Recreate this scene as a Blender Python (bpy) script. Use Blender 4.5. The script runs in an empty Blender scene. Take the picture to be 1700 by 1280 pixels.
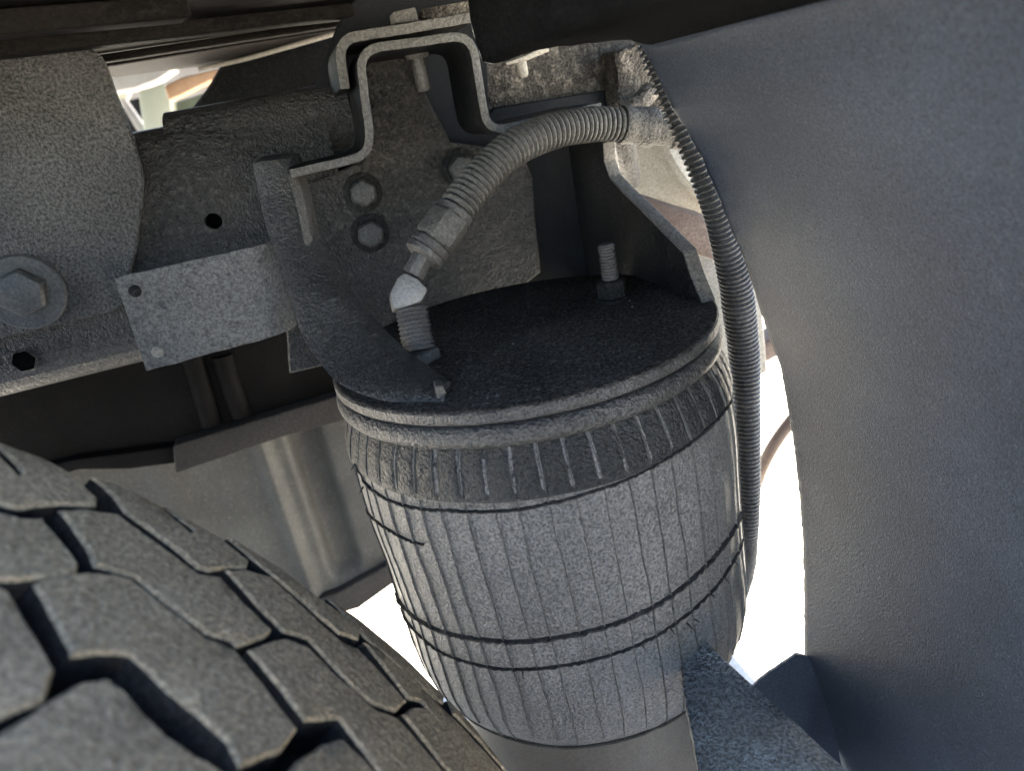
import bpy, bmesh, math, random
from math import sin, cos, pi, radians, sqrt, atan2, hypot
from mathutils import Vector, Matrix, noise
from mathutils.geometry import delaunay_2d_cdt
random.seed(7)
S = bpy.context.scene
COL = S.collection

# ------------------------------------------------------------------ camera
F, CX, CY = 1200.0, 850.0, 640.0           # focal length and centre in photo pixels (1700 x 1280)
YAW, PITCH, ROLL = radians(12.712), radians(21.653), radians(11.119)
CAM = Vector((-0.11827, -0.46145, 0.14956))
fw = Vector((sin(YAW)*cos(PITCH), cos(YAW)*cos(PITCH), -sin(PITCH)))
r0 = Vector((cos(YAW), -sin(YAW), 0)); u0 = r0.cross(fw)
rv = r0*cos(ROLL) - u0*sin(ROLL); uv = r0*sin(ROLL) + u0*cos(ROLL)
cam_d = bpy.data.cameras.new('camera'); cam = bpy.data.objects.new('camera', cam_d); COL.objects.link(cam)
m = Matrix((rv, uv, -fw)).transposed().to_4x4(); m.translation = CAM; cam.matrix_world = m
cam_d.sensor_width = 36.0; cam_d.lens = 36.0*F/1700.0
cam_d.clip_start = 0.01; cam_d.clip_end = 500
cam_d.dof.use_dof = True; cam_d.dof.focus_distance = 0.47; cam_d.dof.aperture_fstop = 7.0
S.camera = cam

# ------------------------------------------------------------------ light
SUN_EL, SUN_AZ = radians(50), radians(28)   # azimuth from +Y towards +X
w = bpy.data.worlds.new("World"); S.world = w; w.use_nodes = True
nt = w.node_tree; bg = nt.nodes['Background']; sky = nt.nodes.new('ShaderNodeTexSky')
sky.sky_type = 'NISHITA'; sky.sun_disc = False; sky.sun_elevation = SUN_EL; sky.sun_rotation = SUN_AZ
nt.links.new(sky.outputs[0], bg.inputs[0]); bg.inputs[1].default_value = 0.06
sd = bpy.data.lights.new('sun', 'SUN'); sd.energy = 5.0; sd.angle = radians(0.5); sd.color = (1.0, .91, .77)
sun = bpy.data.objects.new('sun', sd); COL.objects.link(sun)
sv = Vector((sin(SUN_AZ)*cos(SUN_EL), cos(SUN_AZ)*cos(SUN_EL), sin(SUN_EL)))
sun.rotation_euler = (-sv).to_track_quat('-Z', 'Y').to_euler(); sun.location = (2, 4, 6)
S.view_settings.view_transform = 'Standard'; S.view_settings.look = 'None'
S.view_settings.gamma = 1.0; S.view_settings.exposure = 4.0

# ------------------------------------------------------------------ measuring helpers (photo pixel -> point on a real plane)
def ray(x, y): return rv*((x-CX)/F) - uv*((y-CY)/F) + fw
def PX(x, y, v): q = ray(x, y); return CAM + q*((v-CAM.x)/q.x)
def PY(x, y, v): q = ray(x, y); return CAM + q*((v-CAM.y)/q.y)
def PZ(x, y, v): q = ray(x, y); return CAM + q*((v-CAM.z)/q.z)
def PD(x, y, d): return CAM + ray(x, y)*d
def PP(x, y, p, n): q = ray(x, y); return CAM + q*((p-CAM).dot(n)/q.dot(n))

# ------------------------------------------------------------------ materials
def mat(name, c0, c1, rough=.7, scale=14, grain=480, gstr=.55, bump=.6, bdist=.0014, mid=190, dust=None, dthr=.55, spec=.35, metal=0, lump=0, stretch=None, k=.68, splash=None):
    c0 = tuple(v*k for v in c0); c1 = tuple(v*k for v in c1); dust = tuple(v*k for v in dust) if dust else None; bdist *= 1.5
    M = bpy.data.materials.new(name); M.use_nodes = True
    t = M.node_tree; N = t.nodes; L = t.links; b = N['Principled BSDF']
    tc = N.new('ShaderNodeTexCoord'); co = tc.outputs['Object']
    if stretch:
        mp = N.new('ShaderNodeMapping'); mp.inputs['Scale'].default_value = stretch; L.new(co, mp.inputs[0]); co = mp.outputs[0]
    def nz(sc, det=3, ro=.6):
        n = N.new('ShaderNodeTexNoise'); n.inputs['Scale'].default_value = sc; n.inputs['Detail'].default_value = det
        n.inputs['Roughness'].default_value = ro; L.new(co, n.inputs['Vector']); return n.outputs[0]
    def ramp(src, a, bb, lo=.35, hi=.65):
        r = N.new('ShaderNodeValToRGB'); e = r.color_ramp.elements
        e[0].position = lo; e[1].position = hi
        e[0].color = (*a, 1) if not isinstance(a, float) else (a, a, a, 1)
        e[1].color = (*bb, 1) if not isinstance(bb, float) else (bb, bb, bb, 1)
        L.new(src, r.inputs[0]); return r.outputs[0]
    big, fine, md = nz(scale, 4), nz(grain, 2, .7), nz(mid, 4, .65)
    col = ramp(big, c0, c1)
    if dust:
        mx = N.new('ShaderNodeMix'); mx.data_type = 'RGBA'
        L.new(ramp(md, 0., 1., dthr-.06, dthr+.14), mx.inputs[0]); L.new(col, mx.inputs[6]); mx.inputs[7].default_value = (*dust, 1); col = mx.outputs[2]
    if splash:
        sp = N.new('ShaderNodeMix'); sp.data_type = 'RGBA'; sf = N.new('ShaderNodeMath'); sf.operation = 'MULTIPLY'
        L.new(ramp(nz(splash, 6, .72), 0., .55, .58, .70), sf.inputs[0]); L.new(ramp(nz(9, 2), .1, 1., .42, .62), sf.inputs[1]); L.new(sf.outputs[0], sp.inputs[0])
        L.new(col, sp.inputs[6]); sp.inputs[7].default_value = (*(dust or c1), 1); col = sp.outputs[2]
    mu = N.new('ShaderNodeMix'); mu.data_type = 'RGBA'; mu.blend_type = 'MULTIPLY'; mu.inputs[0].default_value = 1
    L.new(col, mu.inputs[6]); L.new(ramp(fine, 1-gstr, 1+gstr*.7, .36, .66), mu.inputs[7]); col = mu.outputs[2]
    L.new(col, b.inputs['Base Color'])
    rr = N.new('ShaderNodeMapRange'); rr.inputs[3].default_value = rough-.15; rr.inputs[4].default_value = min(1, rough+.15); L.new(md, rr.inputs[0]); L.new(rr.outputs[0], b.inputs['Roughness'])
    b.inputs['Specular IOR Level'].default_value = spec; b.inputs['Metallic'].default_value = metal
    ad = N.new('ShaderNodeMath'); ad.operation = 'MULTIPLY_ADD'; ad.inputs[1].default_value = 1.0; L.new(fine, ad.inputs[0]); L.new(md, ad.inputs[2]); hsrc = ad.outputs[0]
    if lump:
        a2 = N.new('ShaderNodeMath'); a2.operation = 'MULTIPLY_ADD'; a2.inputs[1].default_value = lump; L.new(nz(38, 3), a2.inputs[0]); L.new(hsrc, a2.inputs[2]); hsrc = a2.outputs[0]
    bp = N.new('ShaderNodeBump'); bp.inputs['Strength'].default_value = bump; bp.inputs['Distance'].default_value = bdist
    L.new(hsrc, bp.inputs['Height']); L.new(bp.outputs[0], b.inputs['Normal'])
    return M
M = {}
M['coat'] = mat('black undercoat paint', (.026, .0235, .020), (.062, .0565, .049), .4, spec=.7, gstr=.7, bump=1, bdist=.0022, dust=(.14, .13, .115), lump=1.5, k=.55)
M['coat_dark'] = mat('clean black undercoat', (.012, .012, .012), (.028, .027, .026), .6, bump=.7, bdist=.0014, spec=.2, dust=(.07, .065, .06), dthr=.6)
M['coat_grey'] = mat('dusty grey coated steel', (.10, .094, .085), (.17, .159, .146), .5, spec=.5, bump=1, bdist=.0018, gstr=.7)
M['tab'] = mat('grey primed tab steel', (.175, .17, .162), (.255, .248, .237), .55, gstr=.45, bump=.7, dust=(.08, .08, .083), dthr=.6, splash=60)
M['edge'] = mat('dusty bare steel edge', (.2, .185, .165), (.28, .262, .235), .5, bump=.8, bdist=.0012, gstr=.35, k=.48)
M['plate'] = mat('spring plate paint', (.05, .043, .036), (.085, .074, .064), .85, k=.95, spec=.02, gstr=.6, bump=.8, bdist=.0011, dust=(.13, .115, .10), dthr=.58, splash=40)
M['bead'] = mat('crimped bead steel', (.12, .112, .104), (.19, .178, .165), .4, spec=.7, bump=1, bdist=.0016, k=.5, grain=480, mid=190)
M['rubber'] = mat('dusty bellows rubber', (.14, .135, .13), (.23, .22, .21), .42, spec=.8, k=.84, scale=7, gstr=.6, bump=.9, bdist=.0013, grain=560, mid=260, dust=(.24, .23, .22), dthr=.66, splash=30)
M['rubber_dark'] = mat('darker bellows rubber', (.06, .06, .06), (.11, .108, .105), .45, k=.36, spec=.6, scale=9, gstr=.5, bump=.9, bdist=.002, grain=500, mid=260)
M['rubber_line'] = mat('dark mould line rubber', (.02, .02, .02), (.05, .048, .046), .8, bump=.6)
M['seam'] = mat('bellows seam rubber', (.13, .126, .12), (.21, .2, .19), .5, k=.6, bump=.5)
M['tread'] = mat('dusty tread rubber', (.32, .25, .165), (.42, .335, .23), .8, scale=22, gstr=.4, bump=.7, bdist=.0014, grain=520, mid=230, dust=(.48, .39, .27), dthr=.6, k=1.15, spec=.2)
M['carcass'] = mat('dark rubber and groove shade', (.018, .017, .016), (.035, .032, .03), .85, bump=.6, bdist=.0016)
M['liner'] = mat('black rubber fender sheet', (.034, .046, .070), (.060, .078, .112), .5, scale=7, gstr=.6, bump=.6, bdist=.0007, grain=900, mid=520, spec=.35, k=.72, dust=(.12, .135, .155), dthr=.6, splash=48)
M['liner_edge'] = mat('torn pale sheet edge', (.45, .43, .40), (.65, .62, .57), .8, k=1, bump=1, bdist=.002)
M['conduit'] = mat('dusty corrugated conduit', (.17, .16, .142), (.27, .255, .23), .5, spec=.4, k=.42, scale=30, gstr=.35, bump=.5, dust=(.1, .095, .085), dthr=.6)
M['loom'] = mat('grey split loom tube', (.12, .112, .108), (.2, .19, .18), .45, k=.22, scale=40, gstr=.4, bump=.4, dust=(.09, .085, .085), dthr=.6, spec=.35)
M['hex'] = mat('plated hex fitting', (.3, .285, .265), (.38, .365, .345), .42, spec=.6, bump=.5, bdist=.001, gstr=.25, k=.6)
M['thread'] = mat('dirty thread steel', (.09, .085, .08), (.16, .15, .14), .45, bump=.5, bdist=.001, gstr=.35)
M['rib'] = mat('galvanised ribbed panel', (.11, .104, .095), (.17, .162, .146), .6, k=.58, scale=10, gstr=.2, bump=.25, dust=(.25, .23, .2), dthr=.62, spec=.3)
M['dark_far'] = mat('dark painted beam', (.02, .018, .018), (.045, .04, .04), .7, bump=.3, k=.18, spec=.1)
M['beam_lit'] = mat('lit tone beam flange', (.06, .052, .046), (.11, .095, .085), .7, bump=.5, k=.38)  # lighter tone carries the light falling on the lower flange
M['tan'] = mat('tan dusty chamber paint', (.38, .34, .28), (.5, .46, .39), .7, gstr=.3, bump=.3)
M['tan_grey'] = mat('grey chamber face', (.26, .245, .225), (.34, .32, .3), .6, gstr=.25, bump=.3)
M['brown'] = mat('brown rusty steel', (.15, .10, .075), (.24, .17, .13), .7, gstr=.3, bump=.4)
M['rust'] = mat('scaly rusty beam', (.10, .085, .07), (.22, .195, .165), .6, scale=30, gstr=.6, bump=1, bdist=.005, mid=100, dust=(.55, .48, .4), dthr=.56, lump=2, k=.55)
M['cream'] = mat('cream painted steel', (.62, .62, .48), (.72, .72, .58), .5, gstr=.05, bump=.1)
M['green'] = mat('pale green grey steel', (.28, .32, .25), (.40, .43, .34), .6, gstr=.15, bump=.2)
M['orange'] = mat('orange brown board', (.5, .27, .14), (.68, .40, .24), .6, scale=20, gstr=.2, bump=.2)
M['pale'] = mat('pale lilac grey steel', (.45, .42, .42), (.58, .55, .53), .5, gstr=.1, bump=.1)
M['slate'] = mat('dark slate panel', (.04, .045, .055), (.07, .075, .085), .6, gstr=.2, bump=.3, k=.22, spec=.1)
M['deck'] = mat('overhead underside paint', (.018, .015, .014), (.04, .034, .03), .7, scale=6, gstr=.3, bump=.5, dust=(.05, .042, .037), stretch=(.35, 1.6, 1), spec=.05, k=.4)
M['ground'] = mat('pale concrete', (.42, .40, .36), (.52, .50, .45), .9, scale=1.2, grain=90, k=1, gstr=.2, bump=.3, bdist=.004, mid=14)
M['arch'] = mat('shade black arch underside', (.012, .012, .013), (.02, .02, .021), .9, bump=.4, spec=.02, k=.5)  # darker than the sheet: shade under the arch put into the colour
M['black'] = mat('black hole shade', (.004, .004, .004), (.007, .007, .007), .9, spec=.02, bump=.1)
M['gusset'] = mat('smooth black gusset paint', (.030, .028, .026), (.062, .058, .053), .42, spec=.6, bump=.8, bdist=.0011, k=1.15, dust=(.1, .095, .085), dthr=.62)
M['bolt'] = mat('grey coated bolt head', (.10, .094, .085), (.15, .141, .13), .42, spec=.6, bump=.5, bdist=.0009, gstr=.35)
M['sleeve'] = mat('grimy hose end sleeve', (.10, .092, .08), (.19, .175, .152), .55, k=.42, gstr=.5, bump=.9, bdist=.0016, dust=(.06, .055, .05), dthr=.58)
M['piston'] = mat('smooth brown grey piston', (.12, .108, .096), (.17, .155, .14), .5, gstr=.15, bump=.15)
M['wedge'] = mat('grey scaly bracket steel', (.15, .145, .135), (.28, .272, .255), .4, gstr=.7, bump=1, bdist=.0030, mid=130, spec=.7, k=1.25, stretch=(1, 1, .45))

# ------------------------------------------------------------------ object helpers
def base(o): return Vector(o.get('_b', (0, 0, 0))) if o else Vector((0, 0, 0))
ORG = {}
def thing(name, label, cat, loc, group=None):
    o = bpy.data.objects.new(name, None); o.empty_display_size = .05; COL.objects.link(o); o.location = loc
    ORG[o] = Vector(loc); return tag(o, label, cat, group)
def tag(o, label, cat, group=None, kind=None):
    if label: o['label'] = label
    if cat: o['category'] = cat
    if group: o['group'] = group
    if kind: o['kind'] = kind
    return o
def obj(name, vs, fs, m, parent=None, smooth=35, bevel=0, seg=2, origin=None):
    vs = [Vector(v) for v in vs]
    if origin is None:
        origin = sum(vs, Vector())/len(vs)
    origin = Vector(origin)
    me = bpy.data.meshes.new(name); me.from_pydata([v-origin for v in vs], [], fs)
    bm = bmesh.new(); bm.from_mesh(me); bmesh.ops.remove_doubles(bm, verts=bm.verts, dist=1e-6)
    bmesh.ops.recalc_face_normals(bm, faces=bm.faces)
    if bevel:
        ed = [e for e in bm.edges if len(e.link_faces) == 2 and e.calc_face_angle(0) > radians(28)]
        bmesh.ops.bevel(bm, geom=ed, offset=bevel, segments=seg, profile=.5, affect='EDGES', clamp_overlap=True)
    bm.to_mesh(me); bm.free()
    me.materials.append(m if not isinstance(m, str) else M[m])
    o = bpy.data.objects.new(name, me); COL.objects.link(o)
    if smooth:
        me.shade_smooth(); me.set_sharp_from_angle(angle=radians(smooth))
    ORG[o] = origin
    if parent: o.parent = parent; o.location = origin - ORG[parent]
    else: o.location = origin
    return o
def box(a, b):
    vs = [(x, y, z) for x in (a[0], b[0]) for y in (a[1], b[1]) for z in (a[2], b[2])]
    return vs, [(0, 1, 3, 2), (4, 6, 7, 5), (0, 4, 5, 1), (2, 3, 7, 6), (0, 2, 6, 4), (1, 5, 7, 3)]
def rough_line(pts, step, amp, closed=True, sharp=12):
    """resample a polyline and let its edge wander a little"""
    out = []; n = len(pts)
    for i in range(n if closed else n-1):
        a, b = Vector(pts[i]), Vector(pts[(i+1) % n]); k = max(1, int((b-a).length/step))
        for j in range(k):
            p = a.lerp(b, j/k); q = p*(1/step)*.7
            out.append(p + Vector((noise.noise(q), noise.noise(q+Vector((9, 3, 1))), noise.noise(q+Vector((2, 8, 5)))))*amp)
    if not closed: out.append(Vector(pts[-1]))
    return out
def slab(name, front, off, m, parent=None, holes=(), bevel=.0012, smooth=35, me_mat=None):
    """solid plate: outline polygon (3-D, planar enough) with holes, thickness vector off; edges chamfered by an inset front ring"""
    off = Vector(off); n = off.normalized()
    o0 = front[0]; ux = (front[1]-front[0]); ux = (ux - n*ux.dot(n)).normalized(); uy = n.cross(ux)
    loops = [list(front)]+[list(h) for h in holes]
    p2 = []; edges = []; vs = []; fs = []; lp = []
    for L in loops:
        s = len(p2); k = len(L)
        c2 = [Vector(((p-o0).dot(ux), (p-o0).dot(uy))) for p in L]
        area = sum(c2[i].x*c2[(i+1) % k].y-c2[(i+1) % k].x*c2[i].y for i in range(k))
        sg = 1 if area > 0 else -1
        if len(lp): sg = -sg
        ins = []
        for i in range(k):
            d1 = (c2[i]-c2[i-1]); d2 = (c2[(i+1) % k]-c2[i])
            d1 = d1.normalized() if d1.length > 1e-9 else d2.normalized(); d2 = d2.normalized() if d2.length > 1e-9 else d1
            t = d1+d2; t = t.normalized() if t.length > 1e-6 else d1
            nn = Vector((-t.y, t.x))*sg; ins.append(c2[i]+nn*bevel/max(.5, abs(t.dot(d1))))
        p2 += ins; edges += [(s+i, s+(i+1) % k) for i in range(k)]; lp.append((s, k, L))
    h0 = [(p-o0).dot(n) for L in loops for p in L]
    r = delaunay_2d_cdt(p2, edges, [], 1, 1e-7)
    nv = len(r[0])
    cent = []
    def inhole(c):
        for (s, k, L) in lp[1:]:
            ins_ = False
            for i in range(k):
                a, b = p2[s+i], p2[s+(i+1) % k]
                if (a.y > c.y) != (b.y > c.y) and c.x < (b.x-a.x)*(c.y-a.y)/(b.y-a.y)+a.x: ins_ = not ins_
            if ins_: return True
        return False
    tris = [f for f in r[2] if not inhole(sum((r[0][i] for i in f), Vector((0, 0)))/len(f))]
    hmap = {}
    for i, src in enumerate(r[3]):
        hmap[i] = h0[src[0]] if src else 0
    V3 = [o0+ux*c.x+uy*c.y+n*hmap[i] for i, c in enumerate(r[0])]
    vs += V3; fs += [tuple(f) for f in tris]
    b0 = len(vs); vs += [v+off for v in V3]; fs += [tuple(b0+i for i in reversed(f)) for f in tris]
    inv = {}
    for i, src in enumerate(r[3]):
        for q in src: inv[q] = i
    for (s, k, L) in lp:
        e = len(vs); vs += [p+n*bevel for p in L]; e2 = len(vs); vs += [p+off-n*bevel for p in L]
        for i in range(k):
            j = (i+1) % k; a, b = inv[s+i], inv[s+j]
            fs.append((a, b, e+j, e+i)); fs.append((e+i, e+j, e2+j, e2+i)); fs.append((e2+i, e2+j, b0+b, b0+a))
    return obj(name, vs, fs, m, parent, smooth)
def circ(c, ux, uy, r, n=20, ph=0, jit=0):
    return [c+ux*(cos(2*pi*i/n+ph)*r*(1+random.uniform(-jit, jit)))+uy*(sin(2*pi*i/n+ph)*r*(1+random.uniform(-jit, jit))) for i in range(n)]
def frame(axis, hint=Vector((0, 0, 1))):
    a = Vector(axis).normalized(); h = hint if abs(a.dot(hint)) < .95 else Vector((1, 0, 0))
    x = h.cross(a).normalized(); return x, a.cross(x), a
def lathe(name, prof, org, axis, m, parent=None, n=32, smooth=35, bevel=0, ph=0, jit=0, close=True):
    x, y, a = frame(axis); vs = []; fs = []; org = Vector(org)
    for r, h in prof:
        for i in range(n):
            t = 2*pi*i/n+ph; rr = r
            if jit: rr = r+jit*noise.noise(Vector((cos(t)*3, sin(t)*3, h*60)))
            vs.append(org+x*cos(t)*rr+y*sin(t)*rr+a*h)
    for k in range(len(prof)-1):
        for i in range(n):
            j = (i+1) % n; fs.append((k*n+i, k*n+j, (k+1)*n+j, (k+1)*n+i))
    if close:
        fs.append(tuple(reversed(range(n)))); fs.append(tuple((len(prof)-1)*n+i for i in range(n)))
    return obj(name, vs, fs, m, parent, smooth, bevel)
def hexbolt(R, h, ch=.15): return [(R*.999, 0), (R, h*(1-ch)), (R*.86, h)]
def spline(P, n):
    P = [Vector(p) for p in P]; Q = [P[0]*2-P[1]]+P+[P[-1]*2-P[-2]]; out = []
    for i in range(1, len(Q)-2):
        for k in range(n):
            t = k/n; a, b, c, d = Q[i-1], Q[i], Q[i+1], Q[i+2]
            out.append(.5*((2*b)+(c-a)*t+(2*a-5*b+4*c-d)*t*t+(3*b-a-3*c+d)*t**3))
    out.append(P[-1]); return out
def arclen(P):
    s = [0]
    for i in range(1, len(P)): s.append(s[-1]+(P[i]-P[i-1]).length)
    return s
def tube(name, path, rad, m, parent=None, n=14, pitch=0, depth=0, step=None, smooth=40, cap=True, sub=6, groove=.3):
    """sweep; with pitch it becomes a corrugated sleeve (rounded crests, narrow grooves)"""
    P = spline(path, 24); s = arclen(P); T = s[-1]
    st = (pitch/sub) if pitch else (step or T/40); k = max(2, int(T/st)); vs = []; fs = []; up = None; j = 0
    for q in range(k+1):
        d = T*q/k
        while j < len(s)-2 and s[j+1] < d: j += 1
        t = (d-s[j])/max(1e-9, s[j+1]-s[j]); c = P[j].lerp(P[j+1], t)
        tg = (P[min(j+2, len(P)-1)]-P[max(j-1, 0)]).normalized()
        if up is None: up = tg.orthogonal().normalized()
        up = (up-tg*up.dot(tg)).normalized(); sd_ = tg.cross(up)
        r = rad(d/T) if callable(rad) else rad
        if pitch:
            ph = (d/pitch) % 1
            r -= depth*(1 if ph < groove else max(0, 1-sin(pi*(ph-groove)/(1-groove))**.5)*.9)
            r += noise.noise(c*70)*depth*.12
        for i in range(n):
            a = 2*pi*i/n; vs.append(c+up*cos(a)*r+sd_*sin(a)*r)
    for q in range(k):
        for i in range(n):
            jn = (i+1) % n; fs.append((q*n+i, q*n+jn, (q+1)*n+jn, (q+1)*n+i))
    if cap: fs.append(tuple(reversed(range(n)))); fs.append(tuple(k*n+i for i in range(n)))
    o = obj(name, vs, fs, m, parent, smooth)
    if pitch:
        o.data.materials.append(M['carcass'])  # dark groove faces stand in for shade between the crests
        for q, p in enumerate(o.data.polygons):
            if q < k*n and ((T*(q//n+.5)/k/pitch) % 1) < groove: p.material_index = 1
    return o
def prism(name, poly, off, m, parent=None, bevel=.0015, smooth=35):
    n = len(poly); off = Vector(off); vs = list(poly)+[p+off for p in poly]
    fs = [tuple(range(n)), tuple(reversed(range(n, 2*n)))]+[(i, (i+1) % n, n+(i+1) % n, n+i) for i in range(n)]
    return obj(name, vs, fs, m, parent, smooth, bevel)
def strip(name, line, thick, off, m, parent=None, n3=Vector((0, 1, 0)), bevel=.0012, body='coat_dark'):
    """bent sheet: an open profile line thickened in its plane (normal n3) and extruded by off"""
    L = [Vector(p) for p in line]; k = len(L); A = []; B = []
    for i in range(k):
        d1 = (L[i]-L[i-1]).normalized() if i else (L[1]-L[0]).normalized()
        d2 = (L[i+1]-L[i]).normalized() if i < k-1 else d1
        t = (d1+d2).normalized(); nn = n3.cross(t).normalized(); f_ = thick/2/max(.6, t.dot(d1))
        A.append(L[i]+nn*f_); B.append(L[i]-nn*f_)
    off = Vector(off); vs = A+B+[p+off for p in A]+[p+off for p in B]; fs = []
    for i in range(k-1):
        fs += [(i, i+1, k+i+1, k+i), (2*k+i, 3*k+i, 3*k+i+1, 2*k+i+1), (i, 2*k+i, 2*k+i+1, i+1), (k+i, k+i+1, 3*k+i+1, 3*k+i)]
    fs += [(0, k, 3*k, 2*k), (k-1, 3*k-1, 4*k-1, 2*k-1)]
    o = obj(name, vs, fs, m, parent, 35, bevel); o.data.materials.append(M[body])
    for p in o.data.polygons:
        if p.normal.y > -.5: p.material_index = 1
    return o
def fillet(pts, r, n=5):
    out = []
    for i, p in enumerate(pts):
        p = Vector(p)
        if i in (0, len(pts)-1): out.append(p); continue
        a, b = Vector(pts[i-1]), Vector(pts[i+1]); rr = min(r, (a-p).length*.45, (b-p).length*.45)
        q0 = p+(a-p).normalized()*rr; q1 = p+(b-p).normalized()*rr
        for k in range(n+1):
            t = k/n; out.append(q0*(1-t)**2+p*2*t*(1-t)+q1*t*t)
    return out
X_, Y_, Z_ = Vector((1, 0, 0)), Vector((0, 1, 0)), Vector((0, 0, 1))

# ------------------------------------------------------------------ setting
o = obj('ground', [(-60, -60, -.88), (60, -60, -.88), (60, 60, -.88), (-60, 60, -.88)], [(0, 1, 2, 3)], 'ground'); tag(o, None, None, kind='structure')

# ------------------------------------------------------------------ added light-blocking floor and box, overhead panel
t = thing('shading_floor', 'dark shading floor added out of view over the rail, spring and tyre to block light', 'shading floor', (0, .3, .62))
obj('shading_panel', *box((-2.6, -.33, .60), (1.0, 1.75, .64)), 'deck', t)  # unseen, sized to decide where sun reaches the ground
obj('shading_box', *box((-2.6, -.33, .642), (1.0, 1.75, 2.6)), 'tan_grey', t)  # box added to widen the shadow on the ground
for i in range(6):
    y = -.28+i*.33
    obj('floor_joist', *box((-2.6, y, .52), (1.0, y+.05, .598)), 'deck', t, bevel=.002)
ZD = .236
t = thing('overhead_panel', 'dark brown ribbed panel hanging overhead along the top left of the picture', 'panel', PZ(300, 20, ZD))
edge = [PZ(x, y, ZD) for x, y in ((-250, 190), (100, 138), (200, 127), (360, 106), (450, 83), (545, 58), (640, 32), (720, 12), (830, -14))]
xe = edge[-1].x+.05
poly = edge+[Vector((xe, edge[-1].y+.02, ZD)), Vector((xe, -.30, ZD)), Vector((edge[0].x, -.30, ZD))]
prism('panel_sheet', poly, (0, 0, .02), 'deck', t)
for (a, b, hh, ww) in (((-150, 78), (600, 2), .010, .016), ((-100, 128), (640, 18), .006, .010), ((100, 112), (560, 40), .004, .006), ((-200, 30), (300, -8), .012, .02)):
    A, B = PZ(*a, ZD), PZ(*b, ZD); dv = (B-A).normalized(); sd_ = Z_.cross(dv)*ww/2
    L = [A-sd_, B-sd_, B+sd_, A+sd_]; L = [p-Z_*.001 for p in L]
    prism('stiffening_rib', L, (0, 0, -hh), 'deck', t, bevel=.002)
tl = [PZ(x, y, ZD-.004) for x, y in ((330, 114), (400, 99), (455, 84), (545, 58), (610, 38))]
tube('edge_trim', tl, .0022, 'tan', t, n=8)  # trim coloured pale to carry the light along the panel edge
o = prism('front_cross_beam', [PY(x, y, .10) for x, y in ((-300, -60), (330, -60), (190, 5), (60, 28), (-300, 70))], (0, .06, 0), 'coat', None, bevel=.004)
tag(o, 'brown dusty beam end across the top left corner above the cover plate', 'beam')

# ------------------------------------------------------------------ things seen through the gap at the top left
def far(name, px, d, dep, m, label, cat, bevel=.004):
    o = prism(name, [PD(x, y, d) for x, y in px], Vector((0, dep, 0)), m, None, bevel=bevel); return tag(o, label, cat)
far('cream_post', ((229, 150), (274, 138), (283, 165), (290, 260), (245, 260)), 1.25, .10, 'cream', 'cream painted post standing in the bright gap above the rail', 'post')
far('lit_beam_end', ((284, 172), (350, 150), (430, 120), (430, 230), (290, 260)), 1.32, .10, 'green', 'pale green grey end block coloured as the lit end of the rear beam, right of the cream post', 'end block')  # pale block stands in for the lit left end of the rear beam
far('orange_board', ((272, 142), (300, 128), (367, 112), (358, 130), (330, 143), (300, 158), (280, 166)), 1.15, .05, 'orange', 'orange brown board tucked under the overhead panel edge', 'board')
far('pale_beam', ((120, 108), (240, 104), (290, 112), (262, 132), (225, 146), (190, 152), (120, 160)), 1.4, .08, 'pale', 'pale lilac grey beam across the top of the bright gap', 'beam')
far('dark_hatch', ((205, 168), (236, 160), (244, 250), (190, 250)), 1.5, .04, 'slate', 'dark slate panel left of the cream post', 'panel')
far('diagonal_strut', ((196, 164), (206, 162), (255, 232), (240, 236)), 1.42, .03, 'pale', 'thin grey diagonal strut before the dark slate panel', 'strut', .002)
far('cream_lamp_block', ((180, 140), (212, 148), (204, 166), (180, 172)), 1.5, .06, 'cream', 'small cream block beside the cover plate edge, left of the strut', 'block')
far('partition', ((100, 60), (420, 60), (420, 300), (100, 300)), 1.9, .05, 'pale', 'large pale lilac grey partition far behind the bright gap', 'partition')
far('rear_beam', ((310, 190), (342, 148), (372, 98), (450, 76), (545, 48), (640, 25), (640, 260), (330, 260)), .78, .07, 'coat_dark', 'dark textured beam behind the rail and left of the hat channel', 'beam')

# ------------------------------------------------------------------ chassis rail
YR = .145
t = thing('chassis_rail', 'long dark chassis rail with rounded top and dusty lower edge', 'chassis rail', PY(300, 600, YR))
XL, XR = -.75, -.085
zt = PY(400, 182, YR).z; zb = PY(240, 612, YR).z
# profile in Y,Z: rounded top, flat web, rolled lower edge
prof = []
for k in range(7): a = pi/2*k/6; prof.append((YR+.035-.035*sin(a), zt-.035+.035*cos(a)))
for k in range(7): a = pi/2*k/6; prof.append((YR+.030-.030*cos(a), zb+.030-.030*sin(a)))
outer = [(YR+.12, zt)]+prof+[(YR+.12, zb)]
hc = [(PY(355, 367, YR), .0062, 18, .02), (PY(40, 599, YR+.002), .0085, 6, .06)]
def zl(z): return z
n = len(outer)
web_lo, web_hi = outer[7][1], outer[8][1]
vs = [Vector((x, y, z)) for x in (XL, XR) for y, z in outer]
fs = [(i, i+1, n+i+1, n+i) for i in range(n-1) if i != 7]
obj('rail_flange', vs, fs, 'coat', t, smooth=50)
front = [Vector((XL, YR, web_lo)), Vector((XR, YR, web_lo)), Vector((XR, YR, web_hi)), Vector((XL, YR, web_hi))]
h1 = circ(hc[0][0], X_, Z_, .0062, 20, 0, .03)
slab('rail_web', front, (0, .008, 0), 'coat', t, holes=[h1], bevel=.0004)
obj('hole_backing', *box((XL, YR+.03, zb+.012), (XR, YR+.034, zt-.012)), 'black', t)  # black plate close behind the web supplies the dark of the hole
q = ray(40, 599); best = None
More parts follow.
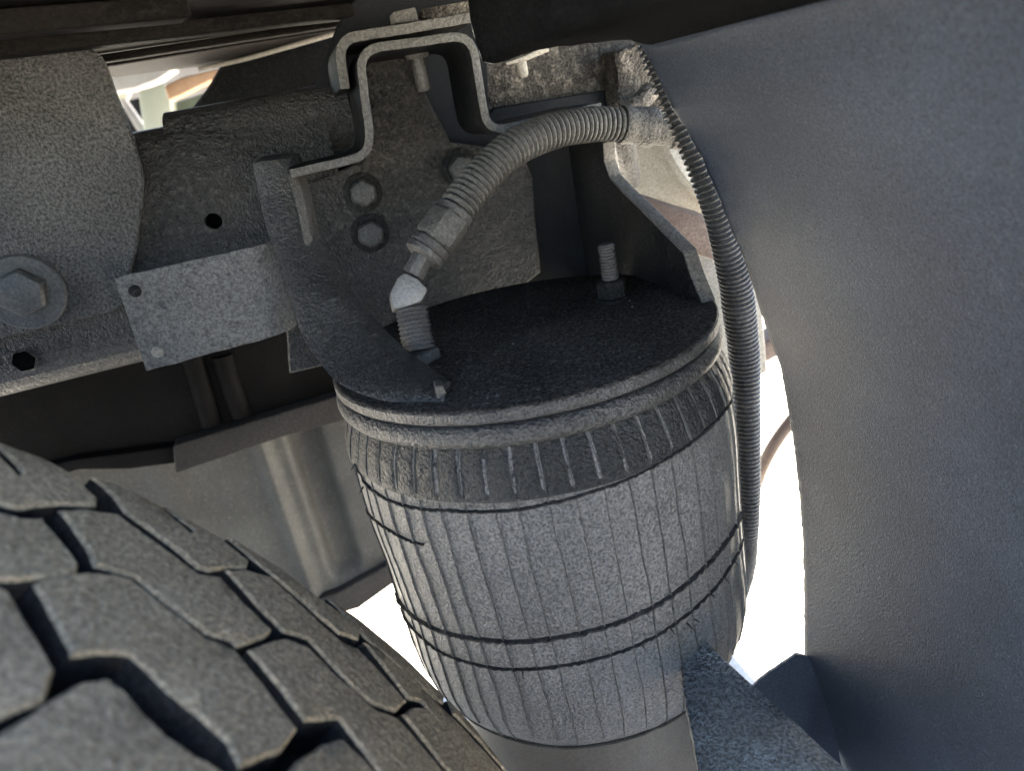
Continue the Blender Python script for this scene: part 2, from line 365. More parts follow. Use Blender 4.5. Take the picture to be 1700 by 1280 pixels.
for k in range(3000):
    p = CAM+q*(.40+k*.0001)
    if p.y >= YR+.030-sqrt(max(0, .03**2-max(0, zb+.03-p.z)**2)): best = p; break
zz = max(0, zb+.03-best.z); nv = Vector((0, -sqrt(max(1e-6, .03**2-zz*zz)), -zz)).normalized()
lathe('drain_hole', [(.0096, -.002), (.0098, .0006), (.0088, .0012), (.0084, .0006)], best, nv, 'coat', t, n=6, close=False, smooth=20)
lathe('hole_shade_disc', [(.0085, -.004), (.0085, .0007)], best, nv, 'black', t, n=6)  # solid black disc stands in for the shade inside the hole
# rounded pipe boss at the rail's right end
p0, p1 = PY(330, 236, YR+.01), PY(585, 190, YR+.01)
tube('rail_pipe', [p0+Vector((-.02, .03, 0)), p0.lerp(p1, .5)+Vector((0, .022, 0)), p1+Vector((0, .02, 0))], .026, 'coat', t, n=24)

# cover plate lying on the rail, with its big bolt
YC = YR-.009
pts = ((-600, 180), (0, 79), (30, 74), (84, 67), (97, 83), (148, 79), (166, 92), (176, 110), (194, 160), (214, 210), (232, 262), (240, 300), (236, 340), (228, 410), (216, 456), (212, 490), (204, 506), (186, 518), (100, 539), (0, 562), (-600, 700))
t = thing('cover_plate', 'grey pebbled cover plate on the left of the rail with a large bolt', 'cover plate', PY(100, 300, YC))
slab('plate_sheet', rough_line([PY(x, y, YC) for x, y in pts], .006, .0007), (0, .0085, 0), 'coat_grey', t, bevel=.0015)
c = PY(42, 484, YC)
lathe('washer', [(.027, 0), (.0275, .002), (.026, .0035), (.016, .0035)], c, (0, -1, 0), 'bolt', t, n=40, bevel=0)
c = PY(38, 484, YC-.004)
lathe('bolt_head', [(.0175, 0), (.0178, .006), (.0155, .009), (.004, .0095)], c, (0, -1, 0), 'bolt', t, n=6, smooth=20, bevel=.0012, ph=.25)

XG = .114
# ------------------------------------------------------------------ hat channel crossmember
YH = .06
t = thing('hat_crossmember', 'hat shaped steel crossmember with a pale dusty front edge', 'crossmember', PY(690, 200, YH))
line = [PY(x, y, YH) for x, y in ((482, 289), (612, 258), (622, 238), (600, 90), (606, 78), (780, 57), (794, 76), (806, 200), (828, 217), (980, 186))]
line = [PY(x, y, YH) for x, y in ((482, 289), (618, 256), (596, 82), (783, 56), (809, 219), (1000, 176))]
strip('hat_channel', rough_line(fillet(line, .014), .004, .0004, False), .0062, (0, .078, 0), 'edge', t)
line = [PY(x, y, YH+.012) for x, y in ((573, 148), (560, 64), (680, 46), (782, 28))]
strip('flange_lip', rough_line(fillet(line, .014), .004, .0004, False), .007, (0, .09, 0), 'edge', t)
c = PY(690, 84, YH+.06)
lathe('hanging_bolt', [(.0055, 0), (.0055, .030), (.0045, .032)], c+Z_*.004, (0, 0, -1), 'thread', t, n=12)
lathe('nut', hexbolt(.010, .009), c+Z_*.0035, (0, 0, -1), 'thread', t, n=6, smooth=20, bevel=.0005)
o = thing('pipe_clip', 'small dusty clip on top of the hat crossmember', 'clip', PY(675, 25, YH+.03))
prism('clip_block', [PY(x, y, YH+.03) for x, y in ((652, 18), (690, 10), (696, 34), (656, 38))], (0, .02, 0), 'edge', o)
prism('clip_tongue', [PY(x, y, YH+.04) for x, y in ((698, 14), (785, -2), (785, 24), (702, 33))], (0, .02, 0), 'rust', o)

o = slab('dark_backing', [PY(x, y, .165) for x, y in ((520, 150), (560, 40), (600, -20), (805, -40), (812, 190), (820, 178), (1060, 140))]+[Vector((.135, .165, .10)), Vector((.135, .165, -.08)), Vector((-.12, .165, -.08))], (0, .008, 0), 'slate', None)  # sheet added to stand in for the dark space behind the plate
tag(o, 'dark sheet added to fill the black space behind the spring plate stud', 'backing sheet')
# bolted back plate with three bolts
YB = .138
t = thing('bolted_plate', 'dark mottled mounting plate with three round bolts behind the spring', 'mounting plate', PY(720, 350, YB))
pts = ((470, 300), (560, 285), (622, 250), (612, 110), (650, 92), (688, 96), (706, 160), (735, 200), (752, 240), (868, 252), (884, 300), (892, 380), (900, 470), (640, 560), (500, 560))
pts = ((460, 320), (560, 288), (606, 262), (600, 100), (684, 92), (704, 150), (728, 196), (748, 236), (866, 250), (884, 292), (890, 370), (898, 452), (760, 560), (480, 620))
slab('back_plate', rough_line([PY(x, y, YB) for x, y in pts], .008, .0006), (0, .010, 0), 'coat', t, bevel=.0015)
for (x, y, r) in ((602, 319, 1), (614, 386, 1), (764, 279, 1.05)):
    c = PY(x, y, YB)
    b = lathe('bolt', [(.0112*r, 0), (.0114*r, .008), (.0098*r, .0115), (.003, .012)], c+Vector((0, -.0025, 0)), (-.05, -1, 0), 'gusset', t, n=6, smooth=25, bevel=.0022, ph=random.random())
    lathe('washer', [(.0152*r, 0), (.0155*r, .0018), (.014*r, .0026), (.0105*r, .0026)], c, (0, -1, 0), 'coat_dark', b, n=28)  # washer coloured dark for the shadow ring around the bolt head

# ------------------------------------------------------------------ gussets
t = thing('gusset_bracket', 'thick black curved gusset sweeping from the rail to the spring plate', 'gusset', PZ(690, 660, 0))
Lc = [((418, 268), .10), ((430, 330), .09), ((444, 385), .075), ((466, 440), .055), ((484, 505), .03), ((500, 556), .01), ((530, 602), -.015), ((566, 640), -.04), ((640, 667), -.066), ((735, 673), -.0885)]
Rc = [((476, 262), .098), ((494, 325), .086), ((508, 385), .068), ((530, 436), .045), ((562, 486), .022), ((600, 533), .0), ((636, 570), -.022), ((668, 598), -.042), ((700, 620), -.062), ((738, 646), -.0845)]
A = spline([PY(*p, y) for p, y in Lc], 6); B = spline([PY(*p, y) for p, y in Rc], 6)
vs = []; fs = []; k = len(A); NV = 5
for i in range(k):
    f_ = i/(k-1); off = Vector((.010, .012, .002))*(1-f_*.45)
    for q in range(NV+1): vs.append(A[i].lerp(B[i], q/NV)+Vector((0, -.0035*sin(pi*q/NV), 0)))
    for q in range(NV+1): vs.append(B[i].lerp(A[i], q/NV)+off)
W = 2*(NV+1)
for i in range(k-1):
    for q in range(W): fs.append((i*W+q, i*W+(q+1) % W, (i+1)*W+(q+1) % W, (i+1)*W+q))
fs += [tuple(range(W)), tuple((k-1)*W+q for q in reversed(range(W)))]
obj('gusset_web', vs, fs, 'gusset', t, 40, bevel=.0018)
# pale bar: dusty edge with the light on its upper right side painted in
bar = [PY(x, y, yy) for x, y, yy in ((474, 286, .088), (492, 290, .088), (502, 318, .082), (513, 372, .07), (523, 418, .058), (519, 432, .052), (504, 402, .06), (494, 352, .072), (484, 312, .082))]
prism('lit_edge_bar', bar, (.006, .020, .001), 'edge', t, bevel=.0008)
prism('lit_toe_end', [PY(x, y, -.087) for x, y in ((722, 641), (736, 640), (742, 652), (739, 672), (728, 676))], (.001, .012, 0), 'edge', t, bevel=.0015)  # pale block stands in for the lit end of the toe

XG = .114
t = thing('gusset_plate', 'dark gusset plate with pale stepped edge on the right of the spring plate', 'gusset', PX(1170, 500, XG))
fr = [PX(x, y, XG) for x, y in ((1001, 236), (1003, 268), (1012, 295), (1036, 322), (1062, 347), (1110, 396), (1134, 420), (1148, 462), (1166, 506))]
poly = fr+[Vector((XG, .060, -.001)), Vector((XG, .062, -.04)), Vector((XG, .1645, -.04)), Vector((XG, .1645, fr[0].z+.02))]
slab('gusset_sheet', poly, (.0085, 0, 0), 'coat_dark', t, bevel=.001)
eb = []
for i, p in enumerate(fr): eb.append(p+Vector((-.0004, -.0006, .0005)))
vs = []; fs = []
for i, p in enumerate(fr):
    tn = ((fr[min(i+1, len(fr)-1)]-fr[max(i-1, 0)])).normalized(); nn = X_.cross(tn).normalized()
    if nn.y > 0: nn = -nn
    for a, b in ((-.0006, 0), (.0092, 0), (.0092, .0022), (-.0006, .0022)): vs.append(p+X_*a+nn*b)
for i in range(len(fr)-1):
    for q in range(4): fs.append((i*4+q, i*4+(q+1) % 4, (i+1)*4+(q+1) % 4, (i+1)*4+q))
fs += [(0, 1, 2, 3), tuple(4*(len(fr)-1)+q for q in (3, 2, 1, 0))]
obj('gusset_edge', vs, fs, 'edge', t, 35, bevel=.0006)

# ------------------------------------------------------------------ tab bracket bolted in front of the rail
t = thing('tab_bracket', 'flat speckled grey tab with discs in place of two holes, sticking out over the rail', 'bracket tab', PY(340, 510, .088))
c2 = [PY(190, 461, .090), PY(452, 402, .086), PY(484, 551, .086), PY(243, 616, .090)]
grid = []; nx = 16; ny = 8
def tabp(u_, v_):
    a = c2[0].lerp(c2[1], u_); b = c2[3].lerp(c2[2], u_); p = a.lerp(b, v_)
    e = max(0, u_-.86)/.14
    return p+Vector((.004*e*e, .016*e**2.2, 0))
vs = []; fs = []
for th in (0, 1):
    for j in range(ny+1):
        for i in range(nx*2+1):
            u_, v_ = i/(nx*2), j/ny; p = tabp(u_, v_)
            p = p+Vector((0, .0035*th+.0006*noise.noise(p*30), .0008*noise.noise(p*70) if j in (0, ny) else 0)); vs.append(p)
W = nx*2+1; H = (ny+1)*W
for j in range(ny):
    for i in range(W-1):
        a = j*W+i; fs += [(a, a+1, a+W+1, a+W), (H+a, H+a+W, H+a+W+1, H+a+1)]
for i in range(W-1): fs += [(i, H+i, H+i+1, i+1), (ny*W+i, ny*W+i+1, H+ny*W+i+1, H+ny*W+i)]
for j in range(ny): fs += [(j*W, (j+1)*W, H+(j+1)*W, H+j*W), (j*W+W-1, H+j*W+W-1, H+(j+1)*W+W-1, (j+1)*W+W-1)]
obj('tab_sheet', vs, fs, 'tab', t, 35, bevel=.0007)
o = lathe('disc', [(.0042, -.002), (.0042, .0008), (.0034, .0014), (.001, .0016)], PY(224, 483, .0893), (0, -1, 0), 'coat_dark', t, n=20); o['label'] = 'dark rivet in place of the dark hole at the upper corner'  # dark disc painted for the shade inside a hole
o = lathe('disc', [(.0042, -.002), (.0042, .0008), (.0034, .0014), (.001, .0016)], PY(262, 584, .0893), (0, -1, 0), 'tan', t, n=20); o['label'] = 'pale rivet in place of the bright hole at the lower corner'  # tan disc painted for the bright light through a hole

# ------------------------------------------------------------------ air spring
t = AS = thing('air_spring', 'large grey rubber air spring with crimped steel top plate and lined bellows', 'air spring', (0, 0, -.3))
RP = .130
def fine_lathe(name, prof, m, n=180, jit=.0, js=1, par=AS, cx=lambda z: 0.0):
    vs = []; fs = []
    for r, z in prof:
        for i in range(n):
            a = 2*pi*i/n; rr = r+jit*noise.noise(Vector((cos(a)*r*js, sin(a)*r*js, z*js)))
            vs.append(Vector((cx(z)+cos(a)*rr, sin(a)*rr, z)))
    for k in range(len(prof)-1):
        for i in range(n):
            j = (i+1) % n; fs.append((k*n+i, k*n+j, (k+1)*n+j, (k+1)*n+i))
    fs.append(tuple(range(n))); fs.append(tuple(reversed([(len(prof)-1)*n+i for i in range(n)])))
    return obj(name, vs, fs, m, par, 40)
fine_lathe('top_plate', [(RP-.0012, 0), (RP-.0002, -.0006), (RP+.0003, -.0018), (RP+.0002, -.0072), (RP-.001, -.0084), (RP-.008, -.0094)], 'plate', jit=.0002, js=90)
fine_lathe('plate_rim', [(RP+.0002, -.0010), (RP+.0011, -.0018), (RP+.0012, -.0070), (RP+.0002, -.0082)], 'bead', jit=.0002, js=120)
bp_ = [(RP-.009, -.0085), (RP-.0035, -.0106)]+[(RP-.0035+.0062*sin(a), -.0172+.0066*cos(a)) for a in [radians(x) for x in range(12, 171, 13)]]+[(RP-.006, -.0242)]
fine_lathe('bead_ring', bp_, 'bead', jit=.0003, js=70)
# bellows: radius by height
BP = [(-.018, .1215), (-.026, .1265), (-.036, .1312), (-.048, .1345), (-.0535, .1352), (-.056, .1338), (-.075, .1345), (-.10, .1345), (-.13, .1335), (-.155, .1328), (-.185, .1328), (-.21, .1325), (-.228, .1312), (-.243, .1278), (-.254, .1225), (-.258, .1150), (-.256, .1050)]
def brad(z):
    if z >= BP[0][0]: return BP[0][1]
    for (z0, r_0), (z1, r_1) in zip(BP, BP[1:]):
        if z1 <= z <= z0: return r_0+(r_1-r_0)*(z-z0)/(z1-z0)
    return BP[-1][1]
bcx = lambda z: .0035*min(1, max(0, -z/.2))
prof = []
for (z0, r_0), (z1, r_1) in zip(BP, BP[1:]):
    k = max(1, int(abs(z1-z0)/.0035))
    prof += [(r_0+(r_1-r_0)*i/k, z0+(z1-z0)*i/k) for i in range(k)]
prof.append((BP[-1][1], BP[-1][0]))
BEL = fine_lathe('rubber_bellows', prof, 'rubber', n=260, jit=.0009, js=28, cx=bcx)
def bsurf(a, z, lift=0):
    r = brad(z)+lift; r += .0009*noise.noise(Vector((cos(a)*r*28, sin(a)*r*28, z*28))); return Vector((bcx(z)+cos(a)*r, sin(a)*r, z))
def bhit(px, py):
    q = ray(px, py); lo = None; s_ = .28
    while s_ < .75:
        p = CAM+q*s_
        if -.256 < p.z < -.018 and hypot(p.x-bcx(p.z), p.y) < brad(p.z): return atan2(p.y, p.x-bcx(p.z)), p.z
        s_ += .0006
    # nearest approach on the silhouette
    s_ = -( (CAM.x)*q.x+CAM.y*q.y)/(q.x**2+q.y**2); p = CAM+q*s_; return atan2(p.y, p.x-bcx(p.z)), max(-.25, min(-.02, p.z))
NS = 54
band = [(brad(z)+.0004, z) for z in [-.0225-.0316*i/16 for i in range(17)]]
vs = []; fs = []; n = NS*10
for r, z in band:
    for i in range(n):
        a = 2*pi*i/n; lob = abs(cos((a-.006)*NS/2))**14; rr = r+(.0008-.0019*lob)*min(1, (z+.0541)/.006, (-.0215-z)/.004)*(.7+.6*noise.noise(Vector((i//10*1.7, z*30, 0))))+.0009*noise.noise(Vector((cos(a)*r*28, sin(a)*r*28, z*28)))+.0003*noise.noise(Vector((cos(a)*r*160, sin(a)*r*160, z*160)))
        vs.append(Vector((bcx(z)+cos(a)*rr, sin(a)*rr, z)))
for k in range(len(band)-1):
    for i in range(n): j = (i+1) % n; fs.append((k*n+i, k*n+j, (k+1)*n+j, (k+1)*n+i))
obj('upper_band', vs, fs, 'rubber_dark', BEL, 60)  # upper band darker than the bellows below it
# vertical cord seams, slightly leaning, every one its own ridge
NS = 54
for i in range(NS):
    a0 = 2*pi*i/NS+random.uniform(-.012, .012); vs = []; fs = []; K = 40
    z1 = -.2535+random.uniform(0, .012); wv = random.uniform(.0010, .0014); hv = random.uniform(.0007, .0012)
    for k in range(K+1):
        z = -.021+(z1+.021)*k/K
        a = a0+.035*(k/K)+.010*noise.noise(Vector((i*3.1, z*26, 0)))+.004*noise.noise(Vector((i*5.3, z*120, 2)))
        h = hv*(1+.5*noise.noise(Vector((i, z*90, 5))))
        if -.05 > z > -.056: h *= .2
        da = wv/.134*.5
        vs += [bsurf(a-da, z, -.0008), bsurf(a-da*.3, z, h), bsurf(a+da*.3, z, h), bsurf(a+da, z, -.0008)]
    for k in range(K):
        for q in range(3): fs.append((k*4+q, k*4+q+1, k*4+q+5, k*4+q+4))
    obj('seam', vs, fs, 'seam', BEL, 60)
def mould(px, wd, h, name='mould_line'):
    az = [bhit(*p) for p in px]; P = []; fine = []
    for (a, z), (b, y) in zip(az, az[1:]):
        for k in range(10): fine.append((a+(b-a)*k/10, z+(y-z)*k/10))
    fine.append(az[-1]); ZS = [q[1] for q in fine]
    for _ in range(6): ZS = [ZS[0]]+[(ZS[i-1]+ZS[i]*2+ZS[i+1])/4 for i in range(1, len(ZS)-1)]+[ZS[-1]]
    vs = []; fs = []
    for i, ((a, _), z) in enumerate(zip(fine, ZS)):
        jz = .0007*noise.noise(Vector((a*60, z*10, 0))); e = min(1, i/4, (len(fine)-1-i)/4)
        ww = wd*(.75+.6*abs(noise.noise(Vector((a*38, 4, 1)))))*(.3+.7*e); hh = h*(1+.9*noise.noise(Vector((a*55, 2, 7))))
        z += jz
        vs += [bsurf(a, z+ww, -.0006), bsurf(a, z+ww*.3, hh), bsurf(a, z-ww*.5, hh), bsurf(a, z-ww, -.0006)]
    for k in range(len(fine)-1):
        for q in range(3): fs.append((k*4+q, k*4+q+1, k*4+q+5, k*4+q+4))
    return obj(name, vs, fs, 'rubber_line', BEL, 60)
mould(((592, 770), (606, 800), (640, 828), (700, 844), (765, 848), (830, 848), (900, 838), (960, 823), (1010, 807), (1050, 790), (1085, 772), (1110, 757), (1150, 730), (1180, 705), (1205, 675), (1217, 655)), .0013, .0016)
mould(((603, 846), (625, 862), (650, 880), (680, 897), (706, 903)), .0011, .0016)
mould(((655, 985), (680, 1016), (720, 1042), (765, 1056), (815, 1062), (870, 1064), (930, 1058), (1010, 1038), (1060, 1018), (1100, 996), (1145, 962), (1180, 930), (1208, 890), (1228, 850)), .0019, .0022)
mould(((665, 1010), (690, 1048), (730, 1080), (780, 1100), (830, 1109), (880, 1110), (940, 1104), (1010, 1088), (1065, 1066), (1110, 1040), (1150, 1012), (1185, 976), (1212, 935), (1232, 895)), .0012, .0017)
# little rubber flash spurs on the lower mould line
for (x, y) in ((868, 1110), (1063, 1067), (1110, 1040), (1150, 1028), (1176, 985), (1200, 955), (1215, 930), (1140, 1035), (590, 768), (604, 808)):
    a, z = bhit(x, y); p = bsurf(a, z, 0); q = bsurf(a+random.uniform(-.02, .03), z-.006*random.uniform(.2, 1), .004)
    tube('flash_spur', [p, p.lerp(q, .5), q], lambda s_: .0007*(1-s_*.7), 'rubber_line', BEL, n=6, step=.001)
# bottom torn lip and piston
vs = []; fs = []; K = 240
for i in range(K):
    a = 2*pi*i/K; j = .0016*noise.noise(Vector((cos(a)*14, sin(a)*14, 0)))
    for dr, dz in ((.000, .004), (.0022, .001), (.0008, -.002), (-.004, -.001)):
        vs.append(Vector((bcx(-.25)+cos(a)*(.1222+dr+j), sin(a)*(.1222+dr+j), -.254+dz+j*.6)))
for i in range(K):
    for q in range(3): fs.append((i*4+q, i*4+q+1, ((i+1) % K)*4+q+1, ((i+1) % K)*4+q))
obj('bottom_lip', vs, fs, 'rubber_line', AS, 50)
fine_lathe('piston', [(.100, -.245), (.102, -.262), (.106, -.30), (.112, -.36), (.114, -.39)], 'piston', n=96, cx=bcx)
vs = []; fs = []; rg = random.Random(3)
for i in range(70):
    a, r = rg.uniform(0, 2*pi), .118*sqrt(rg.random()); c = Vector((cos(a)*r, sin(a)*r, .0002)); e = rg.uniform(.0005, .0013)*(1.6 if i < 6 else 1); b = len(vs)
    q = [Vector((rg.uniform(.6, 1), 0, 0)), Vector((0, rg.uniform(.6, 1), 0)), Vector((-rg.uniform(.6, 1), 0, .1)), Vector((0, -rg.uniform(.6, 1), 0)), Vector((rg.uniform(-.3, .3), rg.uniform(-.3, .3), rg.uniform(.5, .9)))]
    vs += [c+v*e for v in q]; fs += [(b, b+1, b+4), (b+1, b+2, b+4), (b+2, b+3, b+4), (b+3, b, b+4), (b+3, b+2, b+1, b)]
o = obj('grit', vs, fs, 'bolt'); tag(o, 'fine loose grit scattered on the air spring top plate', 'grit', kind='stuff')
# stud on the top plate
s0 = PZ(1018, 497, 0)
def threaded(name, r, h, org, ax, m, par, p=.0018, n=20):
    prof = []; k = int(h/p*4)
    for i in range(k+1): prof.append((r-(.0009 if i % 4 in (0, 1) else 0), h*i/k))
    prof.append((r*.8, h+.0008)); return lathe(name, prof, org, ax, m, par, n=n, smooth=25)
threaded('threaded_stud', .0062, .040, s0, (0, 0, 1), 'thread', AS, .0022)
nn = lathe('nut', hexbolt(.0115, .0125), s0+Z_*.0028, (0, 0, 1), 'coat_dark', AS, n=6, smooth=20, bevel=.0006, ph=.5)
lathe('washer', [(.0128, 0), (.0130, .0015), (.0118, .0026), (.008, .0026)], s0+Z_*.0001, (0, 0, 1), 'coat_dark', nn, n=28)

# ------------------------------------------------------------------ elbow fitting
f0 = PZ(700, 600, 0)
t = thing('air_fitting', 'elbow air fitting standing on the spring plate at the conduit end', 'fitting', f0)
dF = (f0-CAM).dot(fw)
base_ = f0+Z_*.0005
lathe('base_nut', hexbolt(.0135, .008), base_, (0, 0, 1), 'thread', t, n=6, smooth=20, bevel=.001, ph=.2)
n0 = base_+Z_*.007; n1 = PD(683, 512, dF-.002)
threaded('threaded_nipple', .0108, (n1-n0).length, n0, n1-n0, 'thread', t, .0028, 24)
# faceted elbow block: outline seen from the front, 20 mm deep
el = [PD(x, y, dF-.012) for x, y in ((647, 487), (661, 459), (672, 452), (693, 462), (711, 480), (700, 500), (672, 510), (653, 513))]
prism('elbow_body', el, fw*.020+X_*-.004, 'hex', t, bevel=.0016)
e1 = PD(688, 452, dF); h0 = PD(705, 422, dF); h1 = PD(748, 362, dF+.004); ax = (h1-h0).normalized()
lathe('neck', [(.0078, -.002), (.0078, .012)], e1, h0-e1, 'thread', t, n=8, smooth=20, bevel=.0006)
lathe('collar', [(.0105, 0), (.0135, .0015), (.0138, .005), (.012, .006), (.0136, .0075), (.0132, .0115), (.0115, .0125)], h0-ax*.003, ax, 'thread', t, n=28, jit=.0006)
lathe('hex_nut', [(.0128, 0), (.0150, .0018), (.0152, .020), (.0135, .0225)], h0+ax*.0095, ax, 'conduit', t, n=6, smooth=20, bevel=.001, ph=.35)
lathe('end_ferrule', [(.0128, 0), (.0128, .004), (.0118, .005)], h0+ax*.0315, ax, 'thread', t, n=24)

# ------------------------------------------------------------------ arched conduit
t = thing('corrugated_conduit', 'dusty tan corrugated conduit arching from the fitting to the right', 'conduit', PD(745, 352, .475))
path = [h0+ax*.033, PD(766, 336, dF+.006), PD(800, 293, dF+.012), PD(852, 246, dF+.022), PD(918, 217, dF+.036), PD(985, 206, dF+.052), PD(1040, 206, dF+.062)]
tube('corrugated_sleeve', path, lambda s_: .0130-.0006*s_, 'conduit', t, n=24, pitch=.0042, depth=.0022, sub=10, groove=.25, smooth=80)
e0, e9 = PD(1030, 206, dF+.060), PD(1064, 209, dF+.066)
tube('end_sleeve', [e0, e0.lerp(e9, .5), e9], lambda s_: .0134+.0004*sin(s_*9), 'sleeve', t, n=24, step=.002)
ax2 = (PD(1100, 213, dF+.07)-e9).normalized()
lathe('collar', [(.0120, 0), (.0140, .001), (.0146, .006), (.0138, .011), (.0118, .013)], e9-ax2*.0005, ax2, 'sleeve', t, n=28, jit=.0006)
lathe('coupling', [(.0125, 0), (.0125, .012), (.0140, .014), (.0140, .035)], e9+ax2*.012, ax2, 'sleeve', t, n=24, jit=.0006)

# ------------------------------------------------------------------ hanging loom along the fender edge
LM = [(1058, 50, .450, 14), (1066, 76, .456, 20), (1081, 110, .462, 25), (1100, 150, .466, 29), (1124, 200, .470, 34), (1147, 250, .476, 38), (1170, 305, .485, 42), (1190, 357, .498, 44), (1216, 448, .528, 54), (1225, 500, .545, 56), (1236, 600, .577, 52), (1240, 700, .600, 45), (1243, 800, .625, 39), (1243, 880, .65, 33), (1236, 960, .70, 28), (1200, 1060, .76, 26)]
path = [PD(x, y, d) for x, y, d, w_ in LM]
def loom_r(s_):
    q = s_*LML[-1]
    for i in range(len(LM)-1):
        if q <= LML[i+1]: f_ = (q-LML[i])/(LML[i+1]-LML[i]); return (LM[i][3]*LM[i][2]*(1-f_)+LM[i+1][3]*LM[i+1][2]*f_)/2/F
    return LM[-1][3]*LM[-1][2]/2/F
LML = arclen(path)
o = tube('split_loom', path, loom_r, 'loom', None, n=22, pitch=.0041, depth=.0027, sub=10, groove=.33, smooth=80)
tag(o, 'grey corrugated loom tube hanging along the edge of the fender sheet', 'loom tube')

# ------------------------------------------------------------------ fender liner
YE = -.03
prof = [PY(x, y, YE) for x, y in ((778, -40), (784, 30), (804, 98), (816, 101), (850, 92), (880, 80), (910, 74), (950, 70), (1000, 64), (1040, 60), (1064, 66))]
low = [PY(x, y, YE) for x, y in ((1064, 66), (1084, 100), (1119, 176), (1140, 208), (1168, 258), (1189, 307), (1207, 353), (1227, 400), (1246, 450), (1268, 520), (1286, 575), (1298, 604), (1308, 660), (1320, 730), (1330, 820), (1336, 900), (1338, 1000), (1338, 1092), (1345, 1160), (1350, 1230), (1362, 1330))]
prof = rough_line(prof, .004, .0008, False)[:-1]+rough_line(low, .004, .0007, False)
NY = 34; vs = []; fs = []; k = len(prof); soft = [p.copy() for p in prof]
for _ in range(14): soft = [soft[0]]+[(soft[i-1]+soft[i]*2+soft[i+1])/4 for i in range(1, k-1)]+[soft[-1]]
for j in range(NY+1):
    g = j/NY; y = -(g**1.5)*.80
    for i_, p in enumerate(prof):
        p = p.lerp(soft[i_], min(1, j/3))
        wv_ = Vector((noise.noise(Vector((p.z*5, y*4, 1)))*.0005, 0, 0))*min(1, g*4)
        vs.append(p+Vector((0, y, 0))+wv_)
for j in range(NY):
    for i in range(k-1): fs.append((j*k+i, j*k+i+1, (j+1)*k+i+1, (j+1)*k+i))
t = thing('fender_liner', 'large black rubber fender sheet filling the right side and arching overhead', 'fender liner', prof[k//2])
isplit = min(range(k), key=lambda i: (prof[i]-PY(1064, 66, YE)).length)
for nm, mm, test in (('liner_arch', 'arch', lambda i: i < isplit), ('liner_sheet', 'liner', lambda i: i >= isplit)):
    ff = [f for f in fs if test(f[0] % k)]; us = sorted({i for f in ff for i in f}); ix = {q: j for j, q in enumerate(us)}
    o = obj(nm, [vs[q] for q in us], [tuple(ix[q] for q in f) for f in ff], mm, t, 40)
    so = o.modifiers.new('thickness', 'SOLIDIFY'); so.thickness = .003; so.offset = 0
# ragged cut edge, a thin bead of torn fibre
vs = []; fs = []
for i, p in enumerate(prof):
    tn = (prof[min(i+1, k-1)]-prof[max(i-1, 0)]).normalized(); nn = Y_.cross(tn).normalized()
    j = noise.noise(p*300); r = .0013+.0008*j
    for a in range(6): vs.append(p+nn*cos(a*pi/3)*r+Y_*(sin(a*pi/3)*r+.0006))
for i in range(k-1):
    for q in range(6): fs.append((i*6+q, i*6+(q+1) % 6, (i+1)*6+(q+1) % 6, (i+1)*6+q))
obj('cut_edge', vs, fs, 'liner_edge', t, 60)

# lower flap panel and wedge bracket
t = thing('lower_flap', 'dark lower flap panel at the bottom right below the fender sheet', 'flap', PD(1360, 1150, .62))
pl = [PD(x, y, d) for x, y, d in ((1228, 1166, .58), (1262, 1128, .60), (1322, 1086, .63), (1334, 1090, .63), (1372, 1112, .64), (1420, 1420, .62), (1300, 1420, .56), (1225, 1260, .56))]
prism('flap_sheet', rough_line(pl, .006, .0008), (.002, .004, -.001), 'liner', t, bevel=.001)
t = thing('wedge_bracket', 'pointed grey scaly bracket leaning before the lower right of the spring', 'bracket', PD(1200, 1180, .44))
wp = [PD(x, y, d) for x, y, d in ((1143, 1118, .46), (1148, 1096, .463), (1158, 1093, .463), (1172, 1099, .46), (1210, 1138, .445), (1252, 1180, .43), (1300, 1222, .41), (1360, 1278, .39), (1430, 1345, .37), (1430, 1420, .34), (1180, 1420, .35), (1158, 1280, .39), (1140, 1190, .43))]
prism('bracket_plate', rough_line(wp, .005, .0006), (.006, .014, .006), 'wedge', t, bevel=.0015)

# ------------------------------------------------------------------ inner beam and ribbed panel, lower left behind the tyre
YI = .31
t = thing('inner_beam', 'dark inner beam with a lower flange in a lit tone below the rail', 'beam', PY(300, 700, YI))
pl = [PY(x, y, YI+.02) for x, y in ((-260, 560), (700, 400), (700, 640), (560, 660), (290, 738), (140, 772), (-260, 860))]
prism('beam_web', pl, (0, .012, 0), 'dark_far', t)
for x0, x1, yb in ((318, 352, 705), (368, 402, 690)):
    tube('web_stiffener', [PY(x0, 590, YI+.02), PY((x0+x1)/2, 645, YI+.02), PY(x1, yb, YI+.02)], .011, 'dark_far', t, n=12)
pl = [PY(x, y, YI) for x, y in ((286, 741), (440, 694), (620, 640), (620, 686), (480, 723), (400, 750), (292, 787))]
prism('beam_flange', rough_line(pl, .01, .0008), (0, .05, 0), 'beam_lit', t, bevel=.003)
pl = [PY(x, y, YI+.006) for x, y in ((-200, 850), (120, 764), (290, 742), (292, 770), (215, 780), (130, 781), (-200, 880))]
prism('flange_step', pl, (0, .05, 0), 'dark_far', t, bevel=.003)

